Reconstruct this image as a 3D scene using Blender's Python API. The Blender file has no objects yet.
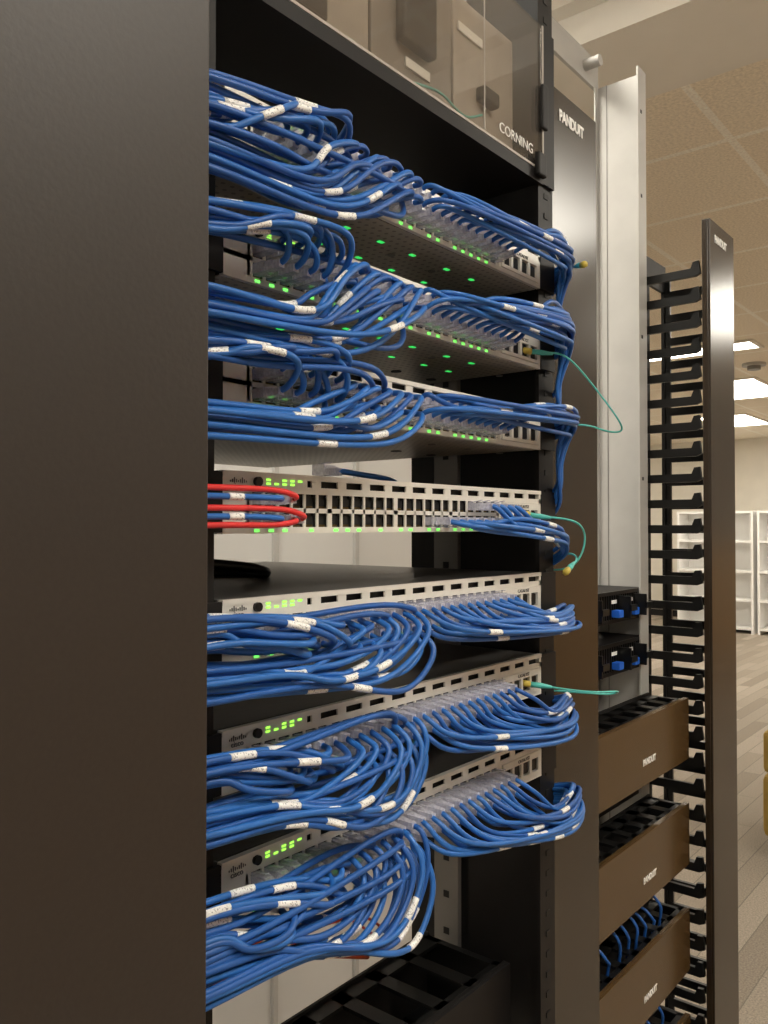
import bpy, bmesh, math, random
from mathutils import Vector, Matrix
random.seed(11)
S=bpy.context.scene
COL=S.collection
CZ=1.42
FY=0.443
U=0.04445
try:
    S.view_settings.view_transform='Standard'
except Exception: pass

# ---------------- materials ----------------
def mat(name,col,rough=.5,metal=0.,noise=0.,nscale=40.,bump=0.,emit=None,es=0.,alpha=1.,spec=.5,coat=0.):
    m=bpy.data.materials.new(name); m.use_nodes=True
    nt=m.node_tree; b=nt.nodes['Principled BSDF']
    b.inputs['Base Color'].default_value=(*col,1); b.inputs['Roughness'].default_value=rough
    b.inputs['Metallic'].default_value=metal; b.inputs['Alpha'].default_value=alpha
    b.inputs['Specular IOR Level'].default_value=spec
    b.inputs['Coat Weight'].default_value=coat
    if emit:
        b.inputs['Emission Color'].default_value=(*emit,1); b.inputs['Emission Strength'].default_value=es
    if noise>0 or bump>0:
        tc=nt.nodes.new('ShaderNodeTexCoord'); n=nt.nodes.new('ShaderNodeTexNoise')
        n.inputs['Scale'].default_value=nscale; n.inputs['Detail'].default_value=4
        nt.links.new(tc.outputs['Object'],n.inputs['Vector'])
        if noise>0:
            r=nt.nodes.new('ShaderNodeMapRange'); r.inputs['From Min'].default_value=.3; r.inputs['From Max'].default_value=.7
            r.inputs['To Min'].default_value=1-noise; r.inputs['To Max'].default_value=1+noise
            nt.links.new(n.outputs['Fac'],r.inputs['Value'])
            mx=nt.nodes.new('ShaderNodeVectorMath'); mx.operation='SCALE'; mx.inputs[0].default_value=col
            nt.links.new(r.outputs[0],mx.inputs['Scale']); nt.links.new(mx.outputs[0],b.inputs['Base Color'])
        if bump>0:
            bp=nt.nodes.new('ShaderNodeBump'); bp.inputs['Strength'].default_value=bump; bp.inputs['Distance'].default_value=.001
            nt.links.new(n.outputs['Fac'],bp.inputs['Height']); nt.links.new(bp.outputs[0],b.inputs['Normal'])
    return m
def brickmat(name,c1,c2,cm,w,h,mortar,offset,nscale,namt,rough=.9,loc=(0,0,0)):
    m=bpy.data.materials.new(name); m.use_nodes=True
    nt=m.node_tree; b=nt.nodes['Principled BSDF']; b.inputs['Roughness'].default_value=rough
    tc=nt.nodes.new('ShaderNodeTexCoord'); mp=nt.nodes.new('ShaderNodeMapping'); mp.inputs['Location'].default_value=loc
    br=nt.nodes.new('ShaderNodeTexBrick'); br.offset=offset; br.squash=1
    br.inputs['Color1'].default_value=(*c1,1); br.inputs['Color2'].default_value=(*c2,1); br.inputs['Mortar'].default_value=(*cm,1)
    br.inputs['Scale'].default_value=1; br.inputs['Mortar Size'].default_value=mortar
    br.inputs['Brick Width'].default_value=w; br.inputs['Row Height'].default_value=h
    nt.links.new(tc.outputs['Object'],mp.inputs[0]); nt.links.new(mp.outputs[0],br.inputs['Vector'])
    n=nt.nodes.new('ShaderNodeTexNoise'); n.inputs['Scale'].default_value=nscale; n.inputs['Detail'].default_value=5
    nt.links.new(tc.outputs['Object'],n.inputs['Vector'])
    r=nt.nodes.new('ShaderNodeMapRange'); r.inputs['From Min'].default_value=.3; r.inputs['From Max'].default_value=.7
    r.inputs['To Min'].default_value=1-namt; r.inputs['To Max'].default_value=1+namt
    nt.links.new(n.outputs['Fac'],r.inputs['Value'])
    mx=nt.nodes.new('ShaderNodeVectorMath'); mx.operation='SCALE'
    nt.links.new(br.outputs['Color'],mx.inputs[0]); nt.links.new(r.outputs[0],mx.inputs['Scale'])
    nt.links.new(mx.outputs[0],b.inputs['Base Color'])
    return m
M={}
M['panel']=mat('door_paint',(.030,.0235,.0195),.44,0,.06,300,.12,spec=.45)
M['panel2']=mat('door_brown_reflection',(.024,.015,.008),.22,.0,.10,8,.04,spec=.7)  # black doors; warm room reflections put into the base colour
M['cover']=mat('duct_cover',(.085,.048,.017),.24,.1,.08,12)
M['black']=mat('black_steel',(.009,.008,.008),.5,0,.1,60,spec=.3)
M['blackp']=mat('black_plastic',(.006,.006,.006),.35,spec=.4)
M['steel']=mat('rack_aluminium',(.50,.49,.47),.5,.1,.06,15)
M['steeld']=mat('rack_rail_grey',(.25,.24,.23),.45,.3,.06,15)
M['chassis']=mat('switch_sheet_metal',(.085,.080,.075),.34,.4,.1,120,.05)
M['silver']=mat('switch_bezel_silver',(.74,.71,.65),.40,.1,.04,80)
M['dark']=mat('recess_black',(.004,.004,.004),.6)
M['ink']=mat('logo_ink_grey',(.12,.12,.12),.6)
M['gold']=mat('contact_gold',(.25,.17,.06),.3,.8)
M['green']=mat('green_led',(.2,.8,.1),.4,emit=(.36,1,.08),es=1.5)
M['greens']=mat('green_led_small',(.2,.8,.1),.4,emit=(.16,1,.12),es=1.6)
M['greenrefl']=mat('green_led_reflection',(.05,.5,.1),.4,emit=(.05,.9,.15),es=.9)
M['blue']=mat('cable_blue',(.024,.140,.47),.36,0,.1,20,spec=.45)
M['blue2']=mat('cable_blue_dark',(.018,.100,.37),.38,0,.1,20,spec=.45)
M['red']=mat('cable_red',(.70,.03,.03),.4)
M['orange']=mat('cable_orange',(.65,.09,.02),.4)
M['teal']=mat('cable_aqua',(.10,.55,.50),.4)
M['yellow']=mat('boot_yellow',(.65,.50,.08),.4)
M['plug']=mat('clear_plug',(.80,.80,.92),.10,0,.2,400,spec=1.,alpha=.52)
M['cream']=mat('paint_cream',(.84,.80,.73),.7,0,.03,5)
M['creamb']=mat('paint_cream_far_wall',(.80,.76,.68),.7,0,.03,5)
M['wall']=mat('wall_paint',(.66,.65,.63),.8,0,.03,4)
M['walld']=mat('wall_paint_taupe',(.26,.235,.21),.8,0,.03,4)
M['tintbrown']=mat('unseen_tint_brown',(.42,.25,.11),.45,0,.2,6)
M['white']=mat('white_laminate',(.90,.89,.87),.5)
M['whitel']=mat('white_label',(.88,.88,.86),.6)
M['bluel']=mat('latch_blue',(.02,.14,.7),.4)
M['hdoor']=mat('module_grey',(.40,.36,.32),.45,.0,.1,30)
M['hdoor2']=mat('module_dark_grey',(.24,.215,.195),.4,.0,.1,30)
M['yel']=mat('upholstery_mustard',(.34,.22,.045),.8,0,.1,40)
M['lamp']=mat('diffuser',(1,1,1),.5,emit=(1,.94,.82),es=15)
m=mat('galvanised_underside',(.5,.46,.40),.42,.25); nt=m.node_tree; b=nt.nodes['Principled BSDF']
tc=nt.nodes.new('ShaderNodeTexCoord'); v=nt.nodes.new('ShaderNodeTexVoronoi'); v.inputs['Scale'].default_value=110; v.inputs['Randomness'].default_value=0
sp=nt.nodes.new('ShaderNodeMapping'); sp.inputs['Scale'].default_value=(1,1,0)
rp=nt.nodes.new('ShaderNodeValToRGB'); rp.color_ramp.elements[0].position=.18; rp.color_ramp.elements[0].color=(.26,.24,.21,1)
rp.color_ramp.elements[1].position=.24; rp.color_ramp.elements[1].color=(.52,.48,.42,1)
nt.links.new(tc.outputs['Object'],sp.inputs[0]); nt.links.new(sp.outputs[0],v.inputs['Vector']); nt.links.new(v.outputs['Distance'],rp.inputs[0]); nt.links.new(rp.outputs[0],b.inputs['Base Color'])
M['under']=m
m=mat('cable_label',(.88,.88,.86),.5); nt=m.node_tree; b=nt.nodes['Principled BSDF']
tc=nt.nodes.new('ShaderNodeTexCoord'); n=nt.nodes.new('ShaderNodeTexNoise'); n.inputs['Scale'].default_value=800; n.inputs['Detail'].default_value=0
rp=nt.nodes.new('ShaderNodeValToRGB'); rp.color_ramp.elements[0].position=.30; rp.color_ramp.elements[0].color=(.42,.42,.45,1)
rp.color_ramp.elements[1].position=.40; rp.color_ramp.elements[1].color=(.88,.88,.86,1)
nt.links.new(tc.outputs['Object'],n.inputs[0]); nt.links.new(n.outputs['Fac'],rp.inputs[0]); nt.links.new(rp.outputs[0],b.inputs['Base Color'])
M['clabel']=m
m=bpy.data.materials.new('clear_acrylic'); m.use_nodes=True; nt=m.node_tree; nt.nodes.clear()
o=nt.nodes.new('ShaderNodeOutputMaterial'); t=nt.nodes.new('ShaderNodeBsdfTransparent'); t.inputs[0].default_value=(.95,.93,.90,1)
g=nt.nodes.new('ShaderNodeBsdfGlossy'); g.inputs['Roughness'].default_value=.04
mx=nt.nodes.new('ShaderNodeMixShader'); mx.inputs[0].default_value=.12
nt.links.new(t.outputs[0],mx.inputs[1]); nt.links.new(g.outputs[0],mx.inputs[2])
df=nt.nodes.new('ShaderNodeBsdfDiffuse'); df.inputs[0].default_value=(.5,.46,.42,1); m2_=nt.nodes.new('ShaderNodeMixShader'); m2_.inputs[0].default_value=.05
nt.links.new(mx.outputs[0],m2_.inputs[1]); nt.links.new(df.outputs[0],m2_.inputs[2]); nt.links.new(m2_.outputs[0],o.inputs[0])
M['clear']=m

# ---------------- helpers ----------------
def link(o): COL.objects.link(o); return o
def empty(name,loc,label,cat,group=None):
    e=bpy.data.objects.new(name,None); e.empty_display_size=.02; e.location=loc
    e['label']=label; e['category']=cat
    if group: e['group']=group
    return link(e)
def tag(o,label,cat,group=None):
    o['label']=label; o['category']=cat
    if group: o['group']=group
    return o
def finish(bm,name,mats,parent,origin,smooth=False):
    me=bpy.data.meshes.new(name); bm.to_mesh(me); bm.free()
    for k in (mats if isinstance(mats,(list,tuple)) else [mats]): me.materials.append(M[k] if isinstance(k,str) else k)
    if smooth:
        for p in me.polygons: p.use_smooth=True
    o=bpy.data.objects.new(name,me); link(o)
    if parent:
        o.parent=parent; o.location=Vector(origin)-parent.location
    else: o.location=origin
    return o
def bxs(name,lst,mats,parent=None,bev=0.,label=None):
    xs=[v for l in lst for v in l[0:2]]; ys=[v for l in lst for v in l[2:4]]; zs=[v for l in lst for v in l[4:6]]
    org=Vector(((min(xs)+max(xs))/2,(min(ys)+max(ys))/2,min(zs)))
    bm=bmesh.new()
    for l in lst:
        x0,x1,y0,y1,z0,z1=l[:6]; mi=l[6] if len(l)>6 else 0
        vs=[bm.verts.new(Vector(p)-org) for p in [(x0,y0,z0),(x1,y0,z0),(x1,y1,z0),(x0,y1,z0),(x0,y0,z1),(x1,y0,z1),(x1,y1,z1),(x0,y1,z1)]]
        for f in [(0,3,2,1),(4,5,6,7),(0,1,5,4),(1,2,6,5),(2,3,7,6),(3,0,4,7)]:
            fc=bm.faces.new([vs[i] for i in f]); fc.material_index=mi
    if bev>0: bmesh.ops.bevel(bm,geom=bm.edges[:],offset=bev,segments=2,affect='EDGES',profile=.5)
    o=finish(bm,name,mats,parent,org)
    if label: o['label']=label
    return o
def cyl(name,c,axis,r,h,mats,parent=None,seg=20,r2=None):
    bm=bmesh.new()
    bmesh.ops.create_cone(bm,cap_ends=True,segments=seg,radius1=r,radius2=r if r2 is None else r2,depth=h)
    rot={'x':Matrix.Rotation(math.pi/2,4,'Y'),'y':Matrix.Rotation(math.pi/2,4,'X'),'z':Matrix.Identity(4)}[axis]
    bmesh.ops.transform(bm,matrix=rot,verts=bm.verts)
    return finish(bm,name,mats,parent,c)
def text(name,s,size,loc,mt,parent,ext=.0003,bold=0.,sx=1.):
    cu=bpy.data.curves.new(name,'FONT'); cu.body=s; cu.size=size; cu.extrude=ext; cu.align_x='CENTER'; cu.align_y='CENTER'; cu.offset=bold
    to=bpy.data.objects.new(name+'_tmp',cu); COL.objects.link(to)
    bpy.context.view_layer.update()
    me=bpy.data.meshes.new_from_object(to.evaluated_get(bpy.context.evaluated_depsgraph_get()))
    bpy.data.objects.remove(to)
    me.transform(Matrix.Diagonal((sx,1,1,1)))
    me.transform(Matrix.Rotation(math.pi/2,4,'X'))
    me.materials.clear(); me.materials.append(M[mt])
    o=bpy.data.objects.new(name,me); link(o)
    o.parent=parent; o.location=Vector(loc)-parent.location
    return o
def catmull(P,n=6,soft=1):
    P=[Vector(p) for p in P]; Q=[P[0]*2-P[1]]+P+[P[-1]*2-P[-2]]; out=[]
    for i in range(1,len(Q)-2):
        a,b,c,d=Q[i-1:i+3]
        for k in range(n):
            t=k/n
            out.append(.5*((2*b)+(c-a)*t+(2*a-5*b+4*c-d)*t*t+(3*b-a-3*c+d)*t**3))
    out.append(P[-1])
    for _ in range(soft):
        new=out[:]
        for i in range(2,len(out)-2):
            new[i]=(out[i-2]+out[i-1]*2+out[i]*2+out[i+1]*2+out[i+2])/8
        out=new
    return out
def addtube(bm,path,r,sides,org):
    rings=[]
    t0=(path[1]-path[0]).normalized(); nrm=t0.orthogonal().normalized()
    for i,p in enumerate(path):
        t=(path[min(i+1,len(path)-1)]-path[max(i-1,0)]).normalized()
        nrm=(nrm-t*nrm.dot(t)).normalized(); bn=t.cross(nrm)
        rr=r[i] if isinstance(r,list) else r
        rings.append([bm.verts.new(p-org+(nrm*math.cos(a)+bn*math.sin(a))*rr) for a in [2*math.pi*k/sides for k in range(sides)]])
    for A,B in zip(rings,rings[1:]):
        for k in range(sides): bm.faces.new((A[k],A[(k+1)%sides],B[(k+1)%sides],B[k]))
    bm.faces.new(rings[0][::-1]); bm.faces.new(rings[-1])
def tube(path,r,sides,name,mats,parent=None,origin=None):
    org=Vector(origin) if origin is not None else path[0]
    bm=bmesh.new(); addtube(bm,path,r,sides,org)
    return finish(bm,name,mats,parent,org,smooth=True)

def plug_mesh():
    bm=bmesh.new()
    F=[(0,3,2,1),(4,5,6,7),(0,1,5,4),(1,2,6,5),(2,3,7,6),(3,0,4,7)]
    def bx(x0,x1,y0,y1,z0,z1):
        vs=[bm.verts.new(p) for p in [(x0,y0,z0),(x1,y0,z0),(x1,y1,z0),(x0,y1,z0),(x0,y0,z1),(x1,y0,z1),(x1,y1,z1),(x0,y1,z1)]]
        for f in F: bm.faces.new([vs[i] for i in f])
    bx(-.0047,.0047,-.012,.004,-.0036,.0036)
    vs=[]
    for (y,w,h) in [(-.012,.0040,.0034),(-.018,.0032,.0030),(-.025,.0027,.0027)]:
        vs.append([bm.verts.new((sx*w,y,sz*h)) for sx,sz in [(-1,-1),(1,-1),(1,1),(-1,1)]])
    for A,B in zip(vs,vs[1:]):
        for k in range(4): bm.faces.new((A[k],A[(k+1)%4],B[(k+1)%4],B[k]))
    bm.faces.new(vs[0][::-1]); bm.faces.new(vs[-1])
    a=[bm.verts.new(p) for p in [(-.0020,.002,.0036),(.0020,.002,.0036),(.0020,-.012,.0058),(-.0020,-.012,.0058),(-.0020,.002,.0041),(.0020,.002,.0041),(.0020,-.012,.0064),(-.0020,-.012,.0064)]]
    for f in F: bm.faces.new([a[i] for i in f])
    me=bpy.data.meshes.new('plug'); bm.to_mesh(me); bm.free(); me.materials.append(M['plug']); return me
PLUG=plug_mesh()

CABLES=0
def cable(P,label,group,mt='blue',r=.0024,plug=True,tagat=None,n=6,flip=False,cat='cable',name='network_cable',sides=8,tl=.019):
    global CABLES; CABLES+=1
    path=catmull(P,n,2)
    o=tube(path,r,sides,name,mt)
    tag(o,label,cat,group)
    if plug:
        c=bpy.data.objects.new('plug',PLUG); link(c); c.parent=o
        c.location=(0,.021,0)
        if flip: c.rotation_euler=(0,math.pi,0)
    if tagat is not None:
        L=[0]
        for a,b in zip(path,path[1:]): L.append(L[-1]+(b-a).length)
        s0=tagat*L[-1]; s1=s0+tl
        def at(s):
            for i in range(1,len(L)):
                if L[i]>=s: return path[i-1].lerp(path[i],(s-L[i-1])/max(1e-6,L[i]-L[i-1]))
            return path[-1]
        sub=[at(s0+(s1-s0)*k/6) for k in range(7)]
        tube(sub,r+.0003,8,'cable_tag','clabel',o)
    return o

# ---------------- room ----------------
def struct(o): o['kind']='structure'; return o
CE=CZ+1.3
M['ceil']=brickmat('ceiling_tiles',(.90,.82,.69),(.87,.79,.66),(.97,.93,.84),.61,.61,.014,0,100,.15,.9,(.18,-.94+.61*2,0))
M['carpet']=brickmat('carpet_planks',(.22,.185,.145),(.34,.29,.235),(.17,.15,.12),.9,.10,.002,.5,160,.3,.95)
def pl(name,l,k,bev=0): return struct(bxs(name,[l],k))
f=pl('floor',(-2,13,-1.8,6.5,-.1,0),'carpet')
c=pl('ceiling',(-2,13,-1.8,6.5,CE,CE+.1),'ceil')
pl('wall_left',(-2.1,-2,-1.8,6.5,0,CE),'wall'); pl('wall_right',(13,13.1,-1.8,6.5,0,CE),'creamb')
pl('wall_front',(-2.1,13.1,-1.9,-1.8,0,CE),'walld'); pl('wall_back',(-2.1,13.1,6.5,6.6,0,CE),'creamb')  # unseen front wall set dark to cut fill light
pl('trim_unseen_tint',(-2,13,-1.8,-1.78,0,1.25),'tintbrown')  # unseen brown band added behind the camera to tint door reflections
w=pl('wall_partition',(-2,2.1,1.5,1.6,0,CE),'wall')
struct(bxs('trim_1',[(-1.9+i*.3,-1.885+i*.3,1.49,1.5,.1,2.3) for i in range(14)],'steel'))
struct(bxs('trim_2',[(1.85,2.2,-1.8,6.5,CE-.13,CE),(1.80,1.85,-1.8,6.5,CE-.05,CE)],'cream'))
struct(bxs('baseboard_right',[(12.98,13,-1.8,6.5,0,.1)],'black'))
def troffer(x,y,lx=1.2,ly=.6,z=CE-.012):
    e=empty('ceiling_light',(x,y,z),'recessed rectangular fluorescent ceiling light with a white frame','ceiling light','ceiling lights')
    bxs('light_frame',[(x-lx/2,x+lx/2,y-ly/2,y-ly/2+.03,z-.004,z+.010),(x-lx/2,x+lx/2,y+ly/2-.03,y+ly/2,z-.004,z+.010),
        (x-lx/2,x-lx/2+.03,y-ly/2+.03,y+ly/2-.03,z-.004,z+.010),(x+lx/2-.03,x+lx/2,y-ly/2+.03,y+ly/2-.03,z-.004,z+.010)],'cream',e)
    bxs('light_diffuser',[(x-lx/2+.03,x+lx/2-.03,y-ly/2+.03,y+ly/2-.03,z,z+.008)],'lamp',e)
for x,y in [(-.9,-.9),(.7,-.9),(2.9,-.9),(.6,1.0),(8.2,2.35),(5.2,-.6),(8,.3),(3.2,4.8),(7,5.0),(10.5,5.2),(9.6,1.2),(12.0,1.6),(11.2,-.3),(10.6,3.1),(5,3.2)]:  # some out-of-view fixtures are added to brighten the far room
    troffer(x,y)
troffer(6.2,2.25,.3,1.2)
e=empty('smoke_detector',(7.0,1.9,CE-.04),'small round grey ceiling smoke detector','smoke detector')
cyl('base',(7.0,1.9,CE-.01),'z',.09,.02,'steel',e); cyl('sensor_head',(7.0,1.9,CE-.035),'z',.05,.03,'steeld',e)

for k in range(2):
    x0=11.5; y0=2.1+k*1.05; h=1.62
    e=empty('white_bookcase',(x0+.2,y0+.5,0),'tall white laminate storage bookcase with open shelves','bookcase','white bookcases')
    bxs('case',[(x0,x0+.4,y0,y0+.03,0,h),(x0,x0+.4,y0+.97,y0+1.0,0,h),(x0+.37,x0+.4,y0+.03,y0+.97,0,h),(x0,x0+.37,y0+.03,y0+.97,h-.03,h)],'white',e)
    for z in (.05,.42,.8,1.2): bxs('shelf',[(x0,x0+.37,y0+.03,y0+.97,z,z+.03)],'white',e)
e=empty('lounge_chair',(4.05,.71,0),'mustard upholstered low lounge chair on black legs','chair')
dy=-.31
bxs('seat',[(3.78,4.32,.78+dy,1.32+dy,.09,.36)],'yel',e,.03)
bxs('backrest',[(4.22,4.34,.78+dy,1.32+dy,.36,.62)],'yel',e,.03)
bxs('armrest',[(3.80,4.22,.78+dy,.86+dy,.36,.54)],'yel',e,.02); bxs('armrest',[(3.80,4.22,1.24+dy,1.32+dy,.36,.54)],'yel',e,.02)
for x in (3.82,4.26):
    for y in (.82,1.26): bxs('leg',[(x,x+.03,y+dy,y+dy+.03,0,.09)],'black',e)

# ---------------- racks ----------------
RT=CZ+.80
def holes(x0,x1,y,za,zb,step=.0445/3,h=.006):
    return [(x0,x1,y-.0008,y,z,z+h,1) for z in [za+i*step for i in range(int((zb-za)/step))]]
rack=empty('equipment_rack',(.6,.6,0),'tall open two-post equipment rack holding stacked network switches','rack','open racks')
for side,xw,xf0,xf1 in ((0,.334,.334,.364),(1,.845,.817,.850)):
    x0,x1=(xw,xw+.005)
    bxs('upright',[(x0,x1,.450,.56,0.02,RT),(xf0,xf1,.447,.4515,0.02,RT)]+holes((xf0+xf1)/2-.004,(xf0+xf1)/2+.004,.447,.1,RT-.05,.0222),['black','dark'],rack)
    xi=.330 if side==0 else .838
    bxs('rear_rail',[(xi,xi+.007,.57,.605,0.02,RT)]+[(xi-.0006,xi,.583,.591,z,z+.008,1) for z in [0.3+i*.0445 for i in range(40)]],['steeld','dark'],rack)
bxs('rack_foot',[(.30,.86,.40,.75,0,.02)],'black',rack)
bxs('top_beam',[(.30,.92,.65,.656,RT,RT+.06),(.30,.92,.656,.70,RT+.055,RT+.06)],'steel',rack)
rack2=empty('equipment_rack',(1.2,.62,0),'tall open aluminium two-post rack with wide silver uprights','rack','open racks')
for xw,xf0,xf1 in ((.976,.976,.984),(1.431,1.402,1.437)):
    bxs('upright',[(xw,xw+.006,.573,.661,0.02,RT+.01),(xf0,xf1,.570,.573,0.02,RT+.01)]+([(1.420,1.431,.6585,.661,.02,RT+.01),(1.4300,1.431,.6405,.642,.02,RT+.01,2)] if xw>1.2 else [])+([(xf0+.010,xf0+.016,.5695,.570,z,z+.006,1) for z in (.3,.9,1.5,1.75,2.0,2.15)] if xw>1.2 else []),['steel','dark','steeld'],rack2)
bxs('rack_foot',[(.975,1.44,.45,.80,0,.02)],'black',rack2)
bxs('top_beam',[(.925,1.44,.662,.668,RT+.01,RT+.065),(.925,1.44,.668,.70,RT+.060,RT+.065)],'steel',rack2)
cyl('bolt',(1.385,.647,RT+.035),'y',.010,.030,'steel',rack2)

def finger_mesh(ylen,t=.0035):
    bm=bmesh.new()
    pts=[(0,-.002),(0,.018),(-ylen*.10,.0125),(-ylen*.84,.0125),(-ylen*.88,.023),(-ylen*.97,.024),(-ylen,.002),(-ylen*.92,-.002)]
    A=[bm.verts.new((-t,y,z)) for y,z in pts]; B=[bm.verts.new((t,y,z)) for y,z in pts]
    bm.faces.new(A); bm.faces.new(B[::-1])
    for i in range(len(pts)): j=(i+1)%len(pts); bm.faces.new((A[i],B[i],B[j],A[j]))
    bmesh.ops.recalc_face_normals(bm,faces=bm.faces)
    me=bpy.data.meshes.new('finger'); bm.to_mesh(me); bm.free(); me.materials.append(M['blackp']); return me
def manager(x0,x1,yd,yspine,ztop,label,mt,sides,side_panel=None,dx=(0,0),txt=True,sw=None):
    e=empty('vertical_cable_manager',((x0+x1)/2,yspine,0),label,'cable manager','vertical cable managers')
    bxs('door',[(x0+dx[0],x1+dx[1],yd,yd+.004,.05,ztop),(x0+dx[0],x0+dx[0]+.004,yd+.004,yd+.014,.05,ztop),(x1+dx[1]-.004,x1+dx[1],yd+.004,yd+.014,.05,ztop)],mt,e,.0008)
    if sw: bxs('spine',[(x0+.002,x0+sw,yspine,yspine+.006,0.03,ztop-.03),(x1-.010,x1-.002,yspine,yspine+.006,0.03,ztop-.03),(x0+sw,x1-.010,yspine,yspine+.006,.03,.10),(x0+sw,x1-.010,yspine,yspine+.006,ztop-.08,ztop-.03)],'black',e)
    else: bxs('spine',[(x0+.004,x1-.004,yspine,yspine+.006,0.03,ztop-.03)],'black',e)
    bxs('base_plate',[(x0,x1,yd+.02,yspine,0,.03)],'black',e)
    if side_panel: bxs('side_panel',[side_panel+(0.03,ztop)],'black',e)
    for xs in sides:
        yr=yspine if not side_panel else side_panel[2]
        L=yr-(yd+.018)
        me=finger_mesh(L)
        z=.12
        while z<ztop-.06:
            o=bpy.data.objects.new('finger',me); link(o); o.parent=e; o.location=Vector((xs,yr,z))-e.location
            z+=U
        bxs('finger_post',[(xs-.003,xs+.003,yr-.010 ,yr,.03,ztop-.05)],'blackp',e)
    if txt:
        text('door_logo','PANDUIT',.0185,((x0+dx[0]+x1+dx[1])/2-.010,yd-.0006,ztop-.030),'whitel',e,bold=.0007,sx=.82)
    return e
manager(.118,.273,.34,.60,CZ+.52,'dark charcoal vertical cable manager with smooth closed door','panel',[.268],None)
manager(.872,.974,.46,.66,CZ+.52,'glossy black vertical cable manager door, warm reflection in its colour, white logo','panel2',[.868],(.864,.868,.53,.66),dx=(.002,.020))
m2=manager(1.443,1.57,.46,.585,CZ+.525,'tall vertical cable manager with black fingers and dark glossy door','panel2',[1.447,1.566],None,dx=(-.004,0),sw=.045)

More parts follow.
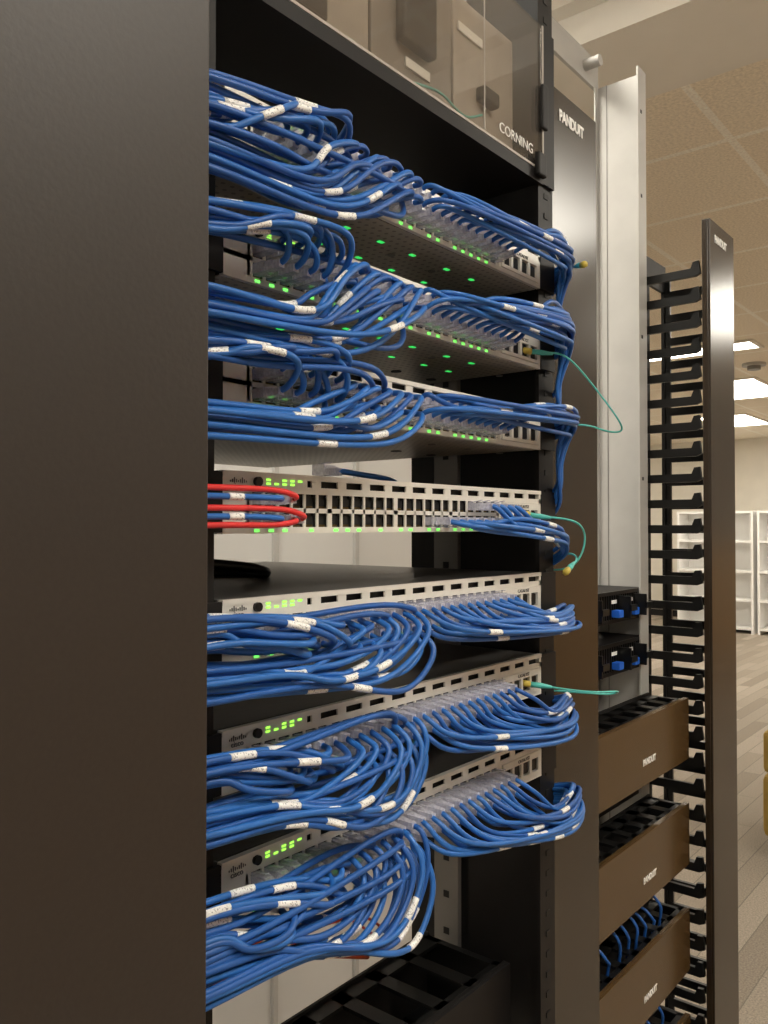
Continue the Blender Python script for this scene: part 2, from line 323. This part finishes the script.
# ---------------- switch prototype ----------------
SX=.368; W=.445; H=.0437; D=.44
def build_switch(zb,label):
    e=empty('network_switch',(SX+W/2,FY,zb),label,'network switch','stacked network switches')
    X=lambda a:SX+a
    y0=FY
    bxs('chassis',[(X(0),X(W),y0+.006,y0+D,zb+.001,zb+H)],'chassis',e,.0008)
    bxs('underside_plate',[(X(0.0005),X(W-.0005),y0+.006,y0+D-.001,zb,zb+.001)],'under',e)
    px0=.024; pit=.0138; t=y0+.0014
    fr=[]
    fr.append((X(.001),X(W-.001),y0+.0045,y0+.006,zb+.0005,zb+H-.0005,1))
    fr+= [(X(0),X(W),y0,y0+.0045,zb,zb+.0046),(X(0),X(.358),y0,t,zb+.0152,zb+.0188),(X(0),X(W),y0,t,zb+.0294,zb+.0346),(X(0),X(W),y0-.0006,y0+.0045,zb+.0398,zb+H)]
    fr+= [(X(0),X(px0),y0,y0+.0045,zb+.0046,zb+.0294),(X(0),X(.082),y0,y0+.0045,zb+.0346,zb+.0398)]
    for c in range(25):
        w=.0052 if c%6==0 else .0024
        x=px0+c*pit
        fr.append((X(x-w/2),X(x+w/2),y0,t,zb+.0046,zb+.0294))
    for c in range(12):
        x=.092+c*.0292; fr.append((X(x-.005),X(x+.005),y0,t,zb+.0346,zb+.0398))
    fr.append((X(px0+24*pit+.001),X(.362),y0,y0+.0045,zb+.0046,zb+.0294)); fr.append((X(W-.004),X(W),y0,y0+.0045,zb+.0046,zb+.0398))
    bxs('bezel',fr,['silver','dark'],e)
    nm=[(X(.364),X(.440),y0-.001,y0+.003,zb+.0050,zb+.0085),(X(.364),X(.440),y0-.001,y0+.003,zb+.0225,zb+.0292)]
    for k in range(5): nm.append((X(.364+k*.018),X(.368+k*.018),y0-.001,y0+.003,zb+.0085,zb+.0225))
    for k in range(4): nm.append((X(.369+k*.018),X(.381+k*.018),y0+.001,y0+.003,zb+.010,zb+.021,1))
    bxs('network_module',nm,['silver','blackp'],e)
    for k in range(5):
        for j in range(2):
            if (k,j) in ((1,1),(4,0)): continue
            bxs('status_light',[(X(.040+k*.008),X(.0440+k*.008),y0-.0005,y0-.0,zb+.0352+j*.0028,zb+.0366+j*.0028)],'green',e)
    cyl('mode_button',(X(.031),y0-.001,zb+.037),'y',.0034,.004,'blackp',e,16)
    for a,b in ((-.030,-.0005),(W+.0005,W+.033)):
        bxs('mounting_ear',[(X(a),X(b),y0-.0005,y0+.0025,zb+.001,zb+H-.001),((X(b)-.002) if a<0 else X(a),X(b) if a<0 else X(a)+.002,y0+.0025,y0+.003,zb+.001,zb+H-.001)],'black',e)
    P=None
    for c in range(24):
        for r in range(2):
            xc=px0+(c+.5)*pit; zc=zb+.0100+r*.0141
            if P is None:
                P=bxs('ethernet_port',[(X(xc-.0056),X(xc+.0056),y0+.0030,y0+.0042,zc-.0053,zc+.0053,0),
                    (X(xc-.0056),X(xc-.0034),y0+.0016,y0+.0030,zc+.0034,zc+.0053,1),(X(xc+.0034),X(xc+.0056),y0+.0016,y0+.0030,zc+.0034,zc+.0053,1)]
                    +[(X(xc-.0036+k*.001),X(xc-.0033+k*.001),y0+.0024,y0+.0030,zc-.0050,zc-.0036,2) for k in range(8)],['dark','blackp','gold'],e)
                base=P.location.copy(); pc=(xc,zc)
            else:
                o=P.copy(); link(o); o.location=base+Vector((xc-pc[0],0,zc-pc[1]))
    Lm=None
    for c in range(24):
        if c%6==5 or c in (3,9,14): continue
        xc=px0+(c+.5)*pit
        if Lm is None: Lm=bxs('port_light',[(X(xc-.0022),X(xc+.0022),y0-.0005,y0,zb+.0012,zb+.0030)],'greens',e); lb=Lm.location.copy(); lx=xc
        else:
            o=Lm.copy(); link(o); o.location=lb+Vector((xc-lx,0,0))
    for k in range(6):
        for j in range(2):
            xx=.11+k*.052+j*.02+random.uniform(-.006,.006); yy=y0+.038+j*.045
            bxs('underside_led_reflection',[(X(xx),X(xx+.007),yy,yy+.004,zb-.0005,zb)],'greenrefl',e)  # glowing dashes stand in for green LEDs reflected in the underside
    for k in range(6):
        cyl('underside_vent',(X(.09+k*.066),y0+.13,zb-.0004),'z',.006,.0008,'dark',e,16)
        cyl('underside_vent',(X(.12+k*.066),y0+.055,zb-.0004),'z',.004,.0008,'steeld',e,12)
    text('bezel_logo','cisco',.0056,(X(.013),y0-.0008,zb+.0330),'ink',e,.0002)
    bxs('bezel_emblem',[(X(.0060+k*.0018),X(.0066+k*.0018),y0-.0009,y0-.0004,zb+.0362-h*.3,zb+.0362+h) for k,h in enumerate((.0010,.0018,.0030,.0018,.0010,.0018,.0030,.0018,.0010))],'ink',e)
    text('bezel_name','CATALYST',.0050,(X(.405),y0-.0014,zb+.0258),'ink',e,.0002)
    return e
tops=[.305-.0889*i for i in range(7)]
proto=build_switch(CZ+tops[0]-H,'silver rack switch with blue cables and green port lights')
labels=['silver-faced network switch packed with blue cables, topmost of the stack',
 'silver-faced network switch crowded with blue cables and glowing green lights',
 'silver-faced network switch with blue cables, seen from below',
 'half-empty network switch with open ports and three red cables',
 'dark-topped network switch fully cabled with clear-plug blue cables',
 'dark-topped network switch fully cabled, blue loops hanging below',
 'lowest network switch with deep drooping loops of blue cables']
proto['label']=labels[0]
kids=list(proto.children)
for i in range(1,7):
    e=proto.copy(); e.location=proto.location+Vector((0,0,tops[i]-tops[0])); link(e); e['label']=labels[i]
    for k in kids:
        if i>=2 and k.name.startswith('underside_led_reflection'): continue
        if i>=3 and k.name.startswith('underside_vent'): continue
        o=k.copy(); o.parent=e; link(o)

# ---------------- blue cables ----------------
R=random.uniform
G='blue network patch cables'
cfg={0:dict(A=-.038,B=-.074,dA=.014,dB=-.006,R0=.000,R1=-.025,spA=.018,spB=.014,xe=.816,f=.0,n=9),
     1:dict(A=-.022,B=-.080,dA=.014,dB=-.018,R0=.018,R1=-.020,spA=.014,spB=.0125,xe=.818,f=.0,n=5),
     2:dict(A=-.016,B=-.057,dA=.010,dB=-.026,R0=.006,R1=-.022,spA=.012,spB=.0115,xe=.825,f=.0,n=5),
     4:dict(A=-.014,B=-.046,dA=-.008,dB=-.034,R0=-.028,R1=-.050,spA=.011,spB=.012,xe=.822,f=.0,n=6),
     5:dict(A=-.012,B=-.045,dA=-.010,dB=-.050,R0=-.042,R1=-.070,spA=.012,spB=.012,xe=.820,f=.0,n=6),
     6:dict(A=-.014,B=-.048,dA=-.014,dB=-.064,R0=-.046,R1=-.080,spA=.014,spB=.018,xe=.828,f=.004,n=9)}
PX=SX+.024
LB='blue network patch cable with clear plug and white printed tag'
for si,c in cfg.items():
    zt=CZ+tops[si]; zb=zt-H
    for col in range(12):
        for row in range(2):
            x=PX+(col+.5)*.0138; z=zb+.0100+row*.0141
            y0=FY-.021
            jx,jy,jz,jw=R(-1,1),R(-1,1),R(-1,1),R(-1,1)
            if col<5:
                kz=(col/4)*2-1; jz=.6*kz+.5*jz
                zz=zt+c['A']+jz*c['spA']; yy=FY-.036+jy*.011
                P=[(x,y0,z),(x+.001+.001*jw,y0-.010,z+c['dA']*.3+.001*jx),(x-.012+.003*jw,yy-.008,(z+zz)/2+c['dA']+.003*jx),(x-.05,yy-.004,zz+c['dA']*.6+.004*jw),(.335,yy+.002,zz+.003*jx),(.285,yy+.012,zz-.006),(.20,FY+.0+.02*jy,zz-.03)]
                ta=R(.2,.45)
            else:
                kz=((11-col)/6)*2-1
                jzz=.55*kz+.55*jz
                zz=zt+c['B']+jzz*c['spB']; yy=FY-.042+jy*.012
                dz=c['dB']
                zl=z+dz*(.5+.5*(col-5)/6)+jz*.007
                xl=x-.008+.006*jx
                if si>=4:
                    P=[(x,y0,z),(x+.001+.002*jw,y0-.011,z-.004),(x+.001+.003*jx,y0-.021+jy*.004,z+(zl-z)*.45),(xl-.014,y0-.020+jy*.006,zl),(xl-.06,yy-.004,(zl+zz)/2-.008+.005*jw),((xl+.33)/2-.02,yy,zz-.004+.004*jx),(.32,yy+.004,zz),(.28,yy+.012,zz),(.20,FY+.02*jy,zz-.02)]
                else:
                    P=[(x,y0,z),(x+.001*jw,y0-.012,z-.001),(x-.014+.003*jx,y0-.018+jy*.005,z+(zl-z)*.4),(x-.05,yy,(zl*.6+zz*.4)+.005*jw),((x+.33)/2,yy,zz+.004*jx),(.33,yy+.004,zz-.002),(.28,yy+.012,zz-.006),(.20,FY+.02*jy,zz-.03)]
                ta=R(.12,.42)
            cable(P,LB,G,'blue' if random.random()<.6 else 'blue2',r=.0024,tagat=ta if random.random()<.85 else None,flip=(row==0))
    for col in range(12,24 if si!=2 else 23):
        for row in range(2):
            x=PX+(col+.5)*.0138; z=zb+.0100+row*.0141; y0=FY-.021
            jx,jy,jz,jw=R(-1,1),R(-1,1),R(-1,1),R(-1,1)
            k=(col-12)/11
            zz=zt+(c['R0']+c['R1'])/2+(.55*(2*k-1)+.55*jz)*abs(c['R0']-c['R1'])*.6
            yy=FY-.038-.010*(1-k)+jy*.007-c['f']
            drop=-.010 if si<4 else -.016
            xe=c['xe']+.007*jx
            P=[(x,y0,z),(x+.001+.001*jw,y0-.010,z+(.004 if si<3 else -.004)),(x+.018+.01*(1-k),yy+.002,(z*.5+zz*.5)+drop*.3+.003*jw),(max(x+.035,.775)-.012*k,yy-.002,zz+drop*.6+.003*jx),(xe,yy+.014,zz+drop*.3+.003*jw)]
            if si<3 and random.random()<.22:
                P+=[(.836+.005*jx,FY-.020+.004*jy,zz-.014),(.836+.006*jx,FY-.010,zz-.045),(.846+.004*jy,FY-.006,zz-.078),(.8575,FY+.02,zz-.10),(.885,FY+.06,zz-.13)]
            else:
                P+=[(.848+.004*jx,FY-.012+.004*jy,zz-.010),(.8565,FY+.030+.006*jy,zz-.022),(.885,FY+.055,zz-.03),(.92,FY+.08,zz-.09)]
            cable(P,LB,G,'blue' if random.random()<.6 else 'blue2',r=.0023,tagat=R(.16,.42) if random.random()<.6 else None,flip=(row==0))
# extra slack cabling packed behind the plugged cables of each switch (one bundle)
bm=bmesh.new(); org=Vector((.33,FY-.02,CZ))
for si,c in cfg.items():
    zt=CZ+tops[si]
    za,zb_=c['A'],c['B']
    N=c['n']
    for i in range(N):
        full=si in (0,6)
        q=i/(N-1) if full else (R(0,.15) if i%3==0 else R(.85,1.1))
        zz=zt+za*(1-q)+zb_*q+R(-.007,.007)
        xs=R(.47,.56) if si>=4 else R(.44,.55); yy=FY-R(.022,.046)
        zs=zz+R(-.004,.008)+(.006 if q<.4 else -.004)
        P=[(xs,FY-.012,zt-.030+R(-.008,.012)),(xs-.01,FY-.030,zs*.6+(zt-.03)*.4),(xs-.05,yy,zs),(.37,yy+R(-.004,.004),zz+R(-.003,.003)),(.32,yy+.004,zz),(.28,yy+.014,zz-.006),(.20,FY+.01,zz-.03)]
        addtube(bm,catmull(P,6,2),.0024,8,org)
o=finish(bm,'cable_bundle','blue2',None,org,smooth=True)
tag(o,'dense slack blue patch cabling packed against the switch fronts','cable bundle'); o['kind']='stuff'
# switch four
zt=CZ+tops[3]; zb=zt-H
for col in range(15,24):
    for row in range(2 if col>19 else 1):
        x=PX+(col+.5)*.0138; z=zb+.0100+row*.0141; y0=FY-.021
        jx,jy,jz=R(-1,1),R(-1,1),R(-1,1); zz=zt-.046+jz*.009; yy=FY-.036+jy*.006
        P=[(x,y0,z),(x+.003,y0-.008,z-.002),(x+.03,yy,zz+.008),(.78,yy,zz),(.820+.006*jx,yy+.014,zz-.006),(.848,FY-.010,zz-.020),(.8565,FY+.030,zz-.04),(.885,FY+.055,zz-.05),(.92,FY+.08,zz-.10)]
        cable(P,LB,G,'blue',tagat=None if random.random()<.5 else R(.2,.4),flip=(row==0))
for (col,row,mt,zo,ta) in ((1,1,'red',.030,None),(1,0,'red',.006,None),(2,0,'red',.017,None),(0,0,'blue',.0115,.2),(0,1,'blue',.0245,.2)):
    x=PX+(col+.5)*.0138-(.008 if col==2 else .002); z=zb+.0100+row*.0141; y0=FY-.0215
    zo=zb+zo
    P=[(x,y0,z),(x+.0005,y0-.006,z+(zo-z)*.2),(x-.006,y0-.009,(z+zo)/2),(x-.022,y0-.007,zo),(.34,y0-.005,zo),(.28,FY-.03,zo-.002),(.2,FY,zo-.01)]
    cable(P,('red' if mt=='red' else 'blue')+' patch cable plugged into the half-empty switch',('red patch cables' if mt=='red' else G),mt,r=.0021,tagat=ta,tl=.012)

zt4=CZ+tops[3]
o=cable([(.508,FY+.026,zt4+.0070),(.525,FY+.030,zt4+.0080),(.56,FY+.045,zt4+.008),(.61,FY+.055,zt4+.007),(.66,FY+.08,zt4+.005),(.72,FY+.14,zt4+.004),(.80,FY+.22,zt4+.003)],'loose blue patch cable lying on top of a switch','loose cables','blue',plug=False,r=.0026)
c=bpy.data.objects.new('plug',PLUG); link(c); c.parent=o; c.rotation_euler=(0,0,math.radians(14)+math.pi/2); c.scale=(1.2,1.2,1.2); c.location=(-.020,-.004,.0)
cable([(.36,.68,CZ-.022),(.42,.635,CZ-.028),(.48,.61,CZ-.034),(.535,.60,CZ-.040),(.566,.612,CZ-.047),(.560,.645,CZ-.0475),(.50,.69,CZ-.0475),(.42,.72,CZ-.0475)],'thick black power cable resting on a switch','power cables','blackp',r=.0050,plug=False,name='power_cable')
def fibre(P,boot=True,lab='thin aqua fibre optic patch lead'):
    o=cable(P,lab,'aqua fibre patch leads','teal',r=.0011,plug=False,name='fibre_cable',sides=6)
    if boot:
        p=Vector(P[0]); d=(Vector(P[1])-p).normalized()
        tube([p-d*.012,p,p+d*.012],[.0030,.0030,.0016],8,'boot','teal' ,o)
        tube([p-d*.022,p-d*.012],.0036,6,'connector_body','yellow',o)
    return o
fibre([(.795,FY-.012,CZ+tops[1]-.030),(.815,FY-.030,CZ+.184),(.850,FY-.042,CZ+.158),(.888,FY-.056,CZ+.122),(.903,FY-.055,CZ+.108),(.893,FY-.040,CZ+.108),(.868,FY-.02,CZ+.116),(.858,FY+.04,CZ+.11)])
fibre([(.79,FY-.012,CZ+tops[3]-.028),(.82,FY-.04,CZ+.005),(.85,FY-.035,CZ-.015),(.84,FY-.03,CZ-.040),(.855,FY+.0,CZ-.05),(.86,FY+.04,CZ-.05)])
fibre([(.79,FY-.012,CZ+tops[5]-.030),(.83,FY-.05,CZ-.178),(.88,FY-.06,CZ-.183),(.89,FY-.045,CZ-.190),(.862,FY-.03,CZ-.186),(.858,FY+.04,CZ-.19)])
fibre([(.835,FY-.035,CZ+.285),(.85,FY-.02,CZ+.290),(.857,FY+.02,CZ+.292),(.86,FY+.05,CZ+.28)])
fibre([(.815,FY-.035,CZ-.043),(.84,FY-.03,CZ-.036),(.857,FY-.01,CZ-.03),(.86,FY+.04,CZ-.04)])
OL='orange-red cable drooping below the lowest switch'
cable([(.28,.50,CZ-.34),(.36,.50,CZ-.352),(.42,.50,CZ-.345),(.465,.50,CZ-.325),(.50,.52,CZ-.345),(.56,.56,CZ-.40),(.66,.61,CZ-.46),(.74,.63,CZ-.50)],OL,'orange cables','orange',plug=False,r=.0026)
cable([(.36,.57,CZ-.42),(.42,.575,CZ-.415),(.495,.58,CZ-.412),(.55,.585,CZ-.400),(.60,.600,CZ-.410),(.66,.61,CZ-.425),(.727,.62,CZ-.445),(.79,.63,CZ-.50)],OL,'orange cables','orange',plug=False,r=.0016)
cable([(.28,.52,CZ-.31),(.40,.54,CZ-.350),(.50,.56,CZ-.368),(.60,.59,CZ-.392),(.67,.60,CZ-.420),(.72,.61,CZ-.458),(.78,.63,CZ-.50)],OL,'orange cables','red',plug=False,r=.0014)

# ---------------- fibre enclosure ----------------
z0=CZ+.379; z1=z0+.178
e=empty('fibre_enclosure',(.6,.47,z0),'black rack fibre enclosure with clear hinged plastic door','fibre enclosure')
bxs('housing',[(.366,.816,.50,.86,z0,z0+.003),(.366,.816,.50,.86,z1-.003,z1),(.366,.369,.47,.86,z0,z1),(.813,.816,.49,.86,z0,z1),(.369,.813,.857,.86,z0+.003,z1-.003),
   (.366,.816,.447,.50,z0,z0+.004),(.366,.822,.443,.447,z0,z0+.013)],'black',e)
bxs('module_panel',[(.370,.56,.476,.480,z0+.006,z1-.01)],'hdoor',e,.001,'grey-brown blank module panel')
bxs('module_panel',[(.564,.69,.476,.480,z0+.006,z1-.01)],'hdoor2',e,.001)
bxs('module_panel',[(.694,.812,.476,.480,z0+.006,z1-.01)],'hdoor',e,.001)
bxs('module_latch',[(.598,.650,.464,.476,z0+.072,z0+.150)],'black',e,.003)
bxs('module_latch',[(.40,.50,.468,.476,z0+.04,z0+.06)],'black',e,.003)
bxs('module_latch',[(.735,.765,.464,.476,z0+.070,z0+.085)],'black',e,.002)
bxs('label_strip',[(.612,.650,.4735,.4755,z0+.054,z0+.063)],'whitel',e)
bxs('label_strip',[(.700,.745,.4735,.4755,z0+.130,z0+.139)],'whitel',e)
tube(catmull([(.60,.462,z0+.03),(.64,.456,z0+.035),(.67,.455,z0+.028),(.70,.462,z0+.035),(.73,.465,z0+.05)]),.0013,6,'fibre_jumper','teal',e)
tube(catmull([(.38,.460,z0+.04),(.45,.458,z0+.025),(.52,.459,z0+.03),(.58,.462,z0+.025)]),.0013,6,'fibre_jumper','teal',e)
bxs('clear_door',[(.366,.822,.4435,.4460,z0+.014,z1)],'clear',e,.0005)
bxs('door_edge',[(.366,.822,.4425,.4435,z0+.0135,z0+.0160),(.700,.7015,.4428,.4435,z0+.016,z1),(.8195,.822,.4425,.4435,z0+.016,z1)],'hdoor',e)
bxs('door_latch',[(.800,.818,.436,.4425,z0+.004,z0+.030)],'black',e,.002)
bxs('door_latch',[(.813,.8255,.438,.4425,z0+.060,z0+.110)],'black',e,.002)
text('door_logo','CORNING',.0150,(.762,.4420,z0+.030),'whitel',e,bold=-.0001)
bxs('mounting_ear',[(.8225,.848,.4435,.4465,z0+.002,z1-.002)],'black',e); bxs('mounting_ear',[(.336,.3615,.4435,.4465,z0+.002,z1-.002)],'black',e)

# ---------------- horizontal cable managers ----------------
def hman(x0,x1,yf,yb,ztop,h,mt,label,txt=True,n=9):
    e=empty('horizontal_cable_manager',((x0+x1)/2,yb,ztop-h),label,'cable manager','horizontal cable managers')
    bxs('cover',[(x0,x1,yf,yf+.003,ztop-h,ztop),(x0,x1,yf+.003,yf+.009,ztop-.003,ztop),(x0,x1,yf+.003,yf+.009,ztop-h,ztop-h+.003)],mt,e,.0006)
    bxs('back_plate',[(x0,x1,yb-.003,yb,ztop-h,ztop)],'black',e)
    st=(x1-x0)/n; fl=[];fl2=[]
    for k in range(n+1):
        x=x0+k*st; a=max(x0,x-.009); b=min(x1,x+.009)
        fl.append((a,b,yf+.009,yb-.003,ztop-.008,ztop-.004)); fl2.append((a,b,yf+.009,yb-.003,ztop-h+.003,ztop-h+.007))
    fl+=[(x0,x1,yb-.022,yb-.003,ztop-.008,ztop-.004),(x0,x1,yf+.009,yf+.020,ztop-.008,ztop-.004)]
    fl2+=[(x0,x1,yb-.022,yb-.003,ztop-h+.003,ztop-h+.007)]
    bxs('slotted_top',fl,'blackp',e); bxs('slotted_bottom',fl2,'blackp',e)
    bxs('end_plate',[(x1-.003,x1,yf+.009,yb-.003,ztop-h+.008,ztop-.009)],'blackp',e)
    if txt: text('cover_logo','PANDUIT',.013,(x0+(x1-x0)*.60,yf-.0006,ztop-h*.66),'whitel',e,bold=.0004,sx=.9)
    return e
for k in range(5):
    hman(.99,1.428,.497,.569,CZ-.2925-.178*k,.103,'cover','horizontal cable manager with smooth brown cover and slotted black top')
hman(.372,.812,.482,.598,CZ-.487,.088,'black','black horizontal cable manager with slotted top',False,8)

def psu(z,label):
    e=empty('power_shelf',(1.2,.575,z),label,'rack power module','power modules')
    bxs('chassis',[(.99,1.427,.578,.95,z,z+.052)],'black',e,.001)
    bxs('front_grille',[(.99,1.427,.574,.578,z+.046,z+.052),(.99,1.427,.574,.578,z,z+.006)]+[(x,x+.003,.574,.578,z+.006,z+.046) for x in [1.0+.009*i for i in range(47)]],'blackp',e)
    for x in (1.18,1.29,1.355):
        bxs('latch',[(x,x+.018,.560,.574,z+.010,z+.022)],'bluel',e,.001)
        bxs('handle',[(x+.026,x+.030,.552,.574,z+.008,z+.044),(x+.026,x+.05,.550,.554,z+.020,z+.030)],'blackp',e)
        bxs('status_label',[(x+.0,x+.020,.5732,.574,z+.032,z+.038)],'whitel',e)
psu(CZ-.160,'black rack power module with blue release latches'); psu(CZ-.245,'black rack power module with blue release latches')
def patch(z,h):
    e=empty('patch_panel',(1.2,.575,z),'black patch panel mounted between horizontal cable managers','patch panel','patch panels')
    bxs('panel_plate',[(.99,1.400,.574,.578,z,z+h)],'black',e,.0008)
    bxs('rear_bracket',[(.99,1.400,.578,.68,z+.002,z+.006),(.99,.994,.578,.68,z+.006,z+h-.004),(1.396,1.400,.578,.68,z+.006,z+h-.004)],'black',e)
    for i in range(22):
        x=1.0+i*.0176
        for r in (0,1):
            bxs('patch_port',[(x,x+.013,.5728,.574,z+.008+r*.03,z+.020+r*.03)],'dark',e)
for k in range(4): patch(CZ-.2925-.178*k-.103-.068,.062)
for k in range(4):
    zt_=CZ-.2925-.178*k
    for i in range(7 if k in (1,2) else 0):
        x=1.16+i*.034+R(-.005,.005); zc=zt_-.103-.045+R(-.01,.01)
        cable([(x,.550,zc),(x,.536,zc-.002),(x+.004,.524,zc-.018),(x+.008+R(-.004,.004),.526,zt_-.178+.0),(x+.012,.532,zt_-.178-.035),(x+.02,.537,zt_-.178-.05)],'blue patch cable dropping from patch panel into cable manager','patch panel cables','blue2',tagat=None)

# ---------------- camera ----------------
cam=bpy.data.cameras.new('camera'); co=bpy.data.objects.new('camera',cam); link(co)
cam.sensor_fit='VERTICAL'; cam.sensor_height=36; cam.sensor_width=27; cam.lens=830/1024*36; cam.clip_start=.01
co.location=(0,0,CZ)
yaw=-math.atan2(.774,.633); co.rotation_euler=(math.pi/2+math.atan(14/830),0,yaw)
S.camera=co
wd=bpy.data.worlds.new('world'); S.world=wd; wd.use_nodes=True
wd.node_tree.nodes['Background'].inputs[0].default_value=(1,.95,.88,1); wd.node_tree.nodes['Background'].inputs[1].default_value=.2
print('cables',CABLES)
